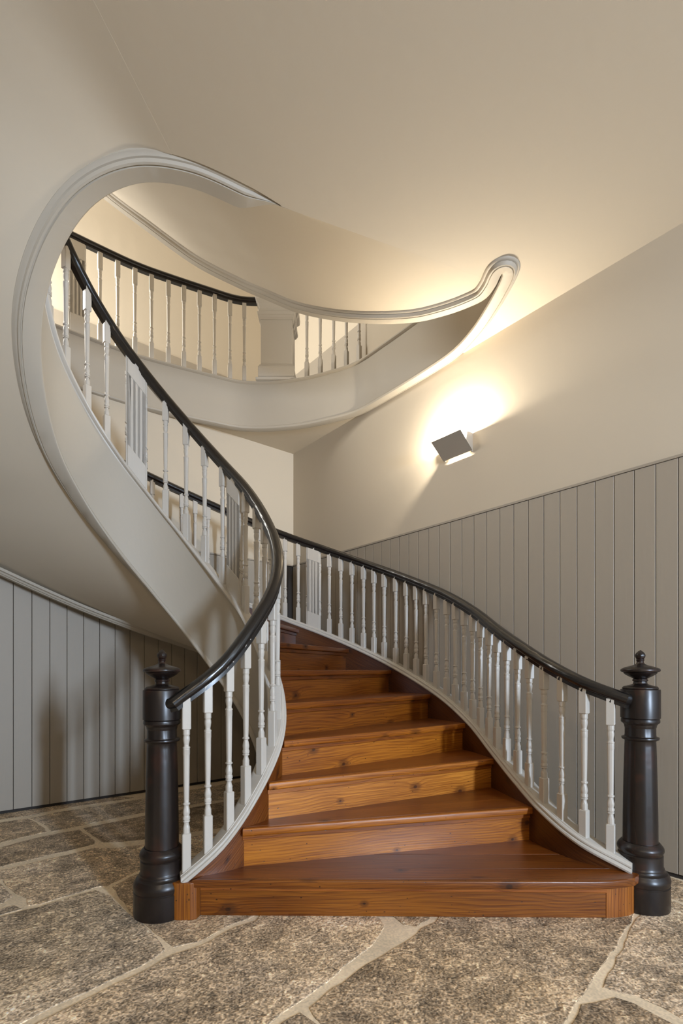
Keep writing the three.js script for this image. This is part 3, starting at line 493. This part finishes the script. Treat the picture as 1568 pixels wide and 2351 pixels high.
function railProfile(a = 0.033, b = 0.029) { const P = []; for (let i = 0; i <= 20; i++) { const t = -0.18 * Math.PI + 1.36 * Math.PI * i / 20; P.push([a * Math.cos(t), b * Math.sin(t)]); } P.push([-0.019, -0.022], [-0.019, -0.038], [0.019, -0.038], [0.019, -0.022]); return P; }
function place(o, a, turn = 0) { o.position.copy(V3(a.x, a.h, a.z)); o.rotation.y = Math.atan2(a.tz, a.tx) + turn; return o; }
function balustrade(label, path, L, hb, list, panels, rail) {
  const b = thing('balustrade', label, 'balustrade');
  mesh('handrail', rail, M.rail, b);
  const g = balusterGeo(L, hb, L > 0.72 ? 0.02 : 0.012);
  for (const s of list) place(mesh('baluster', g, M.paint, b), path.at(s));
  for (const s of panels) { const a = path.at(s); place(mesh('fluted_baluster', panelGeo(L, hb, a.slope), M.paint, b), a); }
  return b;
}
const railStations = (path, from, dh, s0, s1) => { const st = path.stations(s0, s1, 0.03, dh), a = st[0]; const n = []; for (let i = 0; i < 4; i++) { const t = i / 4; n.push({ ...a, x: mix(from[0], a.x, t), z: mix(from[1], a.z, t), h: mix(from[2], a.h, t), slope: a.slope * t }); } return [...n, ...st]; };
const inList = [0.077, 0.171, 0.271, 0.362, 0.464, 0.571, 0.68, 0.80, 0.915, 1.03, 1.14, 1.262, 1.471, 1.615, 1.749, 1.887, 2.252, 2.374, 2.515, 2.648, 2.78, 2.91, 3.04, 3.17, 3.30, 3.44, 3.58, 3.72, 3.86, 4.0, 4.14, 4.28, 4.42];
balustrade('painted inner balustrade with dark rail spiralling up from the left newel post', IN, 0.745, 0.16, inList, [1.365, 2.07], sweep(railStations(IN, [-0.812, 2.262, 0.935], 0.781, 0.02, IN.len), railProfile(), { perp: true, crease: 0.6 }));
const outList = [0.091, 0.207, 0.327, 0.451, 0.582, 0.702, 0.830, 0.953, 1.055, 1.166, 1.263, 1.362, 1.463, 1.558, 1.671, 1.787, 1.895, 2.003, 2.119, 2.242, 2.349, 2.455, 2.569, 2.676, 2.784, 3.070, 3.188, 3.31, 3.43, 3.56, 3.65, 3.737, 3.865, 3.975, 4.087, 4.21, 4.325, 4.44];
balustrade('painted outer balustrade with dark rail rising from the right newel post along the wall', OUT, 0.70, 0.125, outList, [2.93], sweep(railStations(OUT, [1.40, 2.36, 0.945], 0.734, 0.02, 5.0), railProfile(), { perp: true, crease: 0.6 }));

// gallery on the first floor
const GAL = { len: 0 };
{
  const b = thing('balustrade', 'painted level balustrade with dark rail on the gallery edge above the stair', 'balustrade');
  const dh = FLOOR1 + 0.012 - CEIL;
  const path = new Path(WELL.p.filter((p, i) => WELL.s[i] < sTip - 1.0).filter((p, i) => i % 6 === 0).map((p) => [p[0], p[1], p[2]]), 6);
  const off = (a) => ({ ...a, x: a.x + a.lx * 0.035, z: a.z + a.lz * 0.035 });
  const sPed = (() => { let bs = 0, bd = 9; for (let s = 0; s < path.len; s += 0.01) { const a = path.at(s), d = Math.abs(a.x / a.z + 0.1276); if (d < bd && a.z > 4) { bd = d; bs = s; } } return bs; })();
  mesh('handrail', sweep(path.stations(0.2, sPed, 0.05, dh + 0.805).map(off), railProfile(0.034, 0.03), { perp: true, crease: 0.6 }), M.rail, b);
  mesh('handrail', sweep(path.stations(sPed, path.len - 0.02, 0.05, dh + 0.805).map(off), railProfile(0.034, 0.03), { perp: true, crease: 0.6 }), M.rail, b);
  const g = balusterGeo(0.765, 0.165);
  const tans = [230, 270, 310, 348, 386, 422, 458, 493, 528, 561, 705, 735, 766, 795, 824].map((p) => (p - PX) / FOC);
  const find = (u) => { let bs = 0, bd = 9; for (let s = 0; s < path.len; s += 0.004) { const a = off(path.at(s)), d = Math.abs(a.x / a.z - u); if (d < bd) { bd = d; bs = s; } } return bs; };
  for (const u of tans) place(mesh('baluster', g, M.paint, b), off(path.at(find(u), dh)));
  place(mesh('fluted_baluster', panelGeo(0.765, 0.165, 0), M.paint, b), off(path.at(find(-0.523), dh)));
  const s0 = find(-0.56); for (let s = s0 - 0.1; s > 0.25; s -= 0.15) place(mesh('baluster', g, M.paint, b), off(path.at(s, dh)));
}
// square pier where the gallery rails meet
{
  const p = thing('newel_pier', 'square painted pier with stepped cornice on the gallery edge', 'newel post', V3(-0.625, FLOOR1 + 0.012, 4.995));
  mesh('base', stack(0.345, 0.345, [[0, 0.02], [0.022, 0.02], [0.03, 0.004], [0.032, 0], [0.138, 0], [0.142, -0.008], [0.150, -0.008], [0.153, -0.012], [0.160, -0.012], [0.166, -0.022]]), M.paint, p);
  mesh('shaft', stack(0.300, 0.300, [[0.16, 0], [0.60, 0]]), M.paint, p);
  mesh('cornice', stack(0.300, 0.300, [[0.595, 0.004], [0.605, 0.010], [0.61, 0.016], [0.625, 0.020], [0.63, 0.026], [0.655, 0.030], [0.66, 0.020], [0.70, 0.012], [0.74, 0.022], [0.77, 0.045], [0.80, 0.05], [0.815, 0.05], [0.82, 0.03], [0.84, 0.0]]), M.paint, p);
}

// ---------------------------------------------------------------- newel posts
const k96 = 0.955;
const N = (pts) => pts.map(([r, h]) => [r * k96, h]);
function arcPts(r0, h0, r1, h1, bulge, n = 6) { const o = []; for (let i = 0; i <= n; i++) { const t = i / n; o.push([mix(r0, r1, t) + bulge * Math.sin(Math.PI * t), mix(h0, h1, t)]); } return o; }
const newelParts = {
  base: N([[0.0, 0], [0.1265, 0], [0.1275, 0.01], [0.1275, 0.106], [0.124, 0.109], [0.124, 0.113], ...arcPts(0.126, 0.115, 0.118, 0.158, 0.006), ...arcPts(0.116, 0.162, 0.102, 0.182, -0.006, 4), [0.099, 0.188], [0.0975, 0.192], [0.0975, 0.240], [0.0935, 0.244], ...arcPts(0.095, 0.247, 0.088, 0.290, 0.010), [0.082, 0.296], [0.0, 0.297]]),
  shaft: N([[0.0, 0.29], [0.077, 0.29], [0.0765, 0.31], [0.0758, 0.40], [0.0742, 0.50], [0.0722, 0.60], [0.0700, 0.68], [0.0682, 0.74], [0.0672, 0.762], [0.069, 0.766], [0.079, 0.771], [0.0815, 0.776], [0.081, 0.781], [0.069, 0.785], [0.0675, 0.79], [0.0668, 0.825], [0.0, 0.826]]),
  collar: N([[0.0, 0.822], [0.067, 0.824], [0.069, 0.829], [0.0705, 0.838], [0.073, 0.841], ...arcPts(0.074, 0.843, 0.084, 0.858, 0.004, 5), [0.083, 0.865], [0.0805, 0.868], [0.0865, 0.871], [0.0865, 0.999], [0.085, 1.003], [0.0, 1.004]]),
  finial: N([[0.0, 1.0], [0.076, 1.002], ...arcPts(0.076, 1.003, 0.073, 1.016, 0.004, 5), ...arcPts(0.070, 1.018, 0.030, 1.034, -0.012, 6), [0.029, 1.040], [0.0335, 1.042], [0.0345, 1.046], [0.0325, 1.050], [0.029, 1.052], ...arcPts(0.031, 1.054, 0.073, 1.079, 0.004, 6), [0.071, 1.082], [0.078, 1.0835], ...arcPts(0.083, 1.086, 0.081, 1.100, 0.004, 5), [0.074, 1.103], ...arcPts(0.066, 1.107, 0.020, 1.122, -0.006, 6), [0.0165, 1.126], [0.0150, 1.132], [0.0165, 1.137], [0.0185, 1.139], [0.0185, 1.141], [0.016, 1.143], ...arcPts(0.0155, 1.1435, 0.0035, 1.1855, 0.0128, 9), [0.0, 1.186]]),
};
function newel(label, x, z) { const o = thing('newel_post', label, 'newel post', V3(x, 0, z), 'dark turned newel posts'); for (const [n, p] of Object.entries(newelParts)) mesh(n, lathe(p, 48, 0.5), M.dark, o); return o; }
newel('dark turned newel post with ball finial at the left foot of the stair', -0.815, 2.295);
newel('dark turned newel post with ball finial at the right foot of the stair', 1.397, 2.363);

// ---------------------------------------------------------------- wall lights: a tilted square plate over the lamp
function wallLight(label, t, s, h, dir, n, intensity) {          // dir along the wall, n outward from the room
  const [x, z] = at(t, s); const o = thing('wall_light', label, 'wall lamp', V3(x, h, z));
  o.rotation.y = Math.atan2(dir[1], dir[0]);                     // local x along the wall, local +z = towards the room if n is to the left of dir
  const w = 0.266, sg = (dir[0] * n[1] - dir[1] * n[0]) > 0 ? 1 : -1;   // room side along local z
  const P = (a, y, d) => [a, y, sg * d];
  const plate = new THREE.BoxGeometry(w, 0.176, 0.004); plate.rotateX(sg * Math.atan2(0.126, 0.095)); plate.translate(0, 0.0, sg * 0.086);
  mesh('shade_plate', plate, M.steel, o);
  const tray = new THREE.BoxGeometry(w - 0.026, 0.032, 0.045); tray.translate(0, 0.036, sg * 0.0225); const gs = [tray]; for (const e of [-1, 1]) { const c = new THREE.ExtrudeGeometry(new THREE.Shape([[0, -0.060], [0.010, -0.060], [0.080, 0.006], ...(e * sg > 0 ? [[0.060, 0.076], [0, 0.076]] : [[0, 0.006]])].map(([d, y]) => new THREE.Vector2(-sg * d, y))), { depth: 0.004, bevelEnabled: false }); c.rotateY(Math.PI / 2); c.translate(e * (w / 2 - 0.012) - 0.002, 0, 0); gs.push(fixed(c)); }
  for (const e of [-1, 1]) { const a = new THREE.BoxGeometry(0.012, 0.012, 0.08); a.translate(e * 0.07, 0.03, sg * 0.08); gs.push(a); }
  mesh('bracket', gs, M.steel, o);
  const tube = new THREE.CapsuleGeometry(0.005, 0.07, 4, 10); tube.rotateZ(Math.PI / 2); tube.translate(0, 0.056, sg * 0.066);
  mesh('lamp', tube, M.bulb, o);
  for (const e of [-0.05, 0.05]) { const l = new THREE.PointLight(WARM, intensity / 2, 0, 2); l.name = 'lamp_light'; l.position.set(e, 0.068, sg * 0.066); l.castShadow = true; l.shadow.radius = 0.6; o.add(l); }
  return o;
}
// opal globes hung from the ceilings, out of the picture
function globeLamp(label, [x, z], h, intensity, tint) {
  const o = thing('ceiling_light', label, 'ceiling lamp', V3(x, h, z));
  mesh('rose', lathe([[0, 0], [0.07, 0], [0.07, -0.02], [0.02, -0.03], [0.008, -0.04], [0.008, -0.30], [0, -0.30]].reverse(), 20), M.steel, o);
  mesh('globe', lathe(arcPts(0.02, -0.30, 0.0, -0.52, 0.10, 12).reverse(), 24, 1), M.opal, o);
  const l = new THREE.PointLight(tint, intensity, 0, 2); l.name = 'globe_light'; l.position.set(0, -0.62, 0); l.castShadow = true; l.shadow.radius = 4; o.add(l);
  return o;
}
wallLight('square tilted plate wall light glowing on the cream right wall', 0, 2.222, 2.733, BR, NR, LEVEL.sconce);
globeLamp('round opal ceiling light over the wide hall behind the viewer', at(4.6, 6.6), CEIL, LEVEL.hall, AMBER);

globeLamp('round opal ceiling light over the open stairwell', at(0.45, 0.9), CEIL1, LEVEL.upper, WARM);

renderer.render(scene, camera);
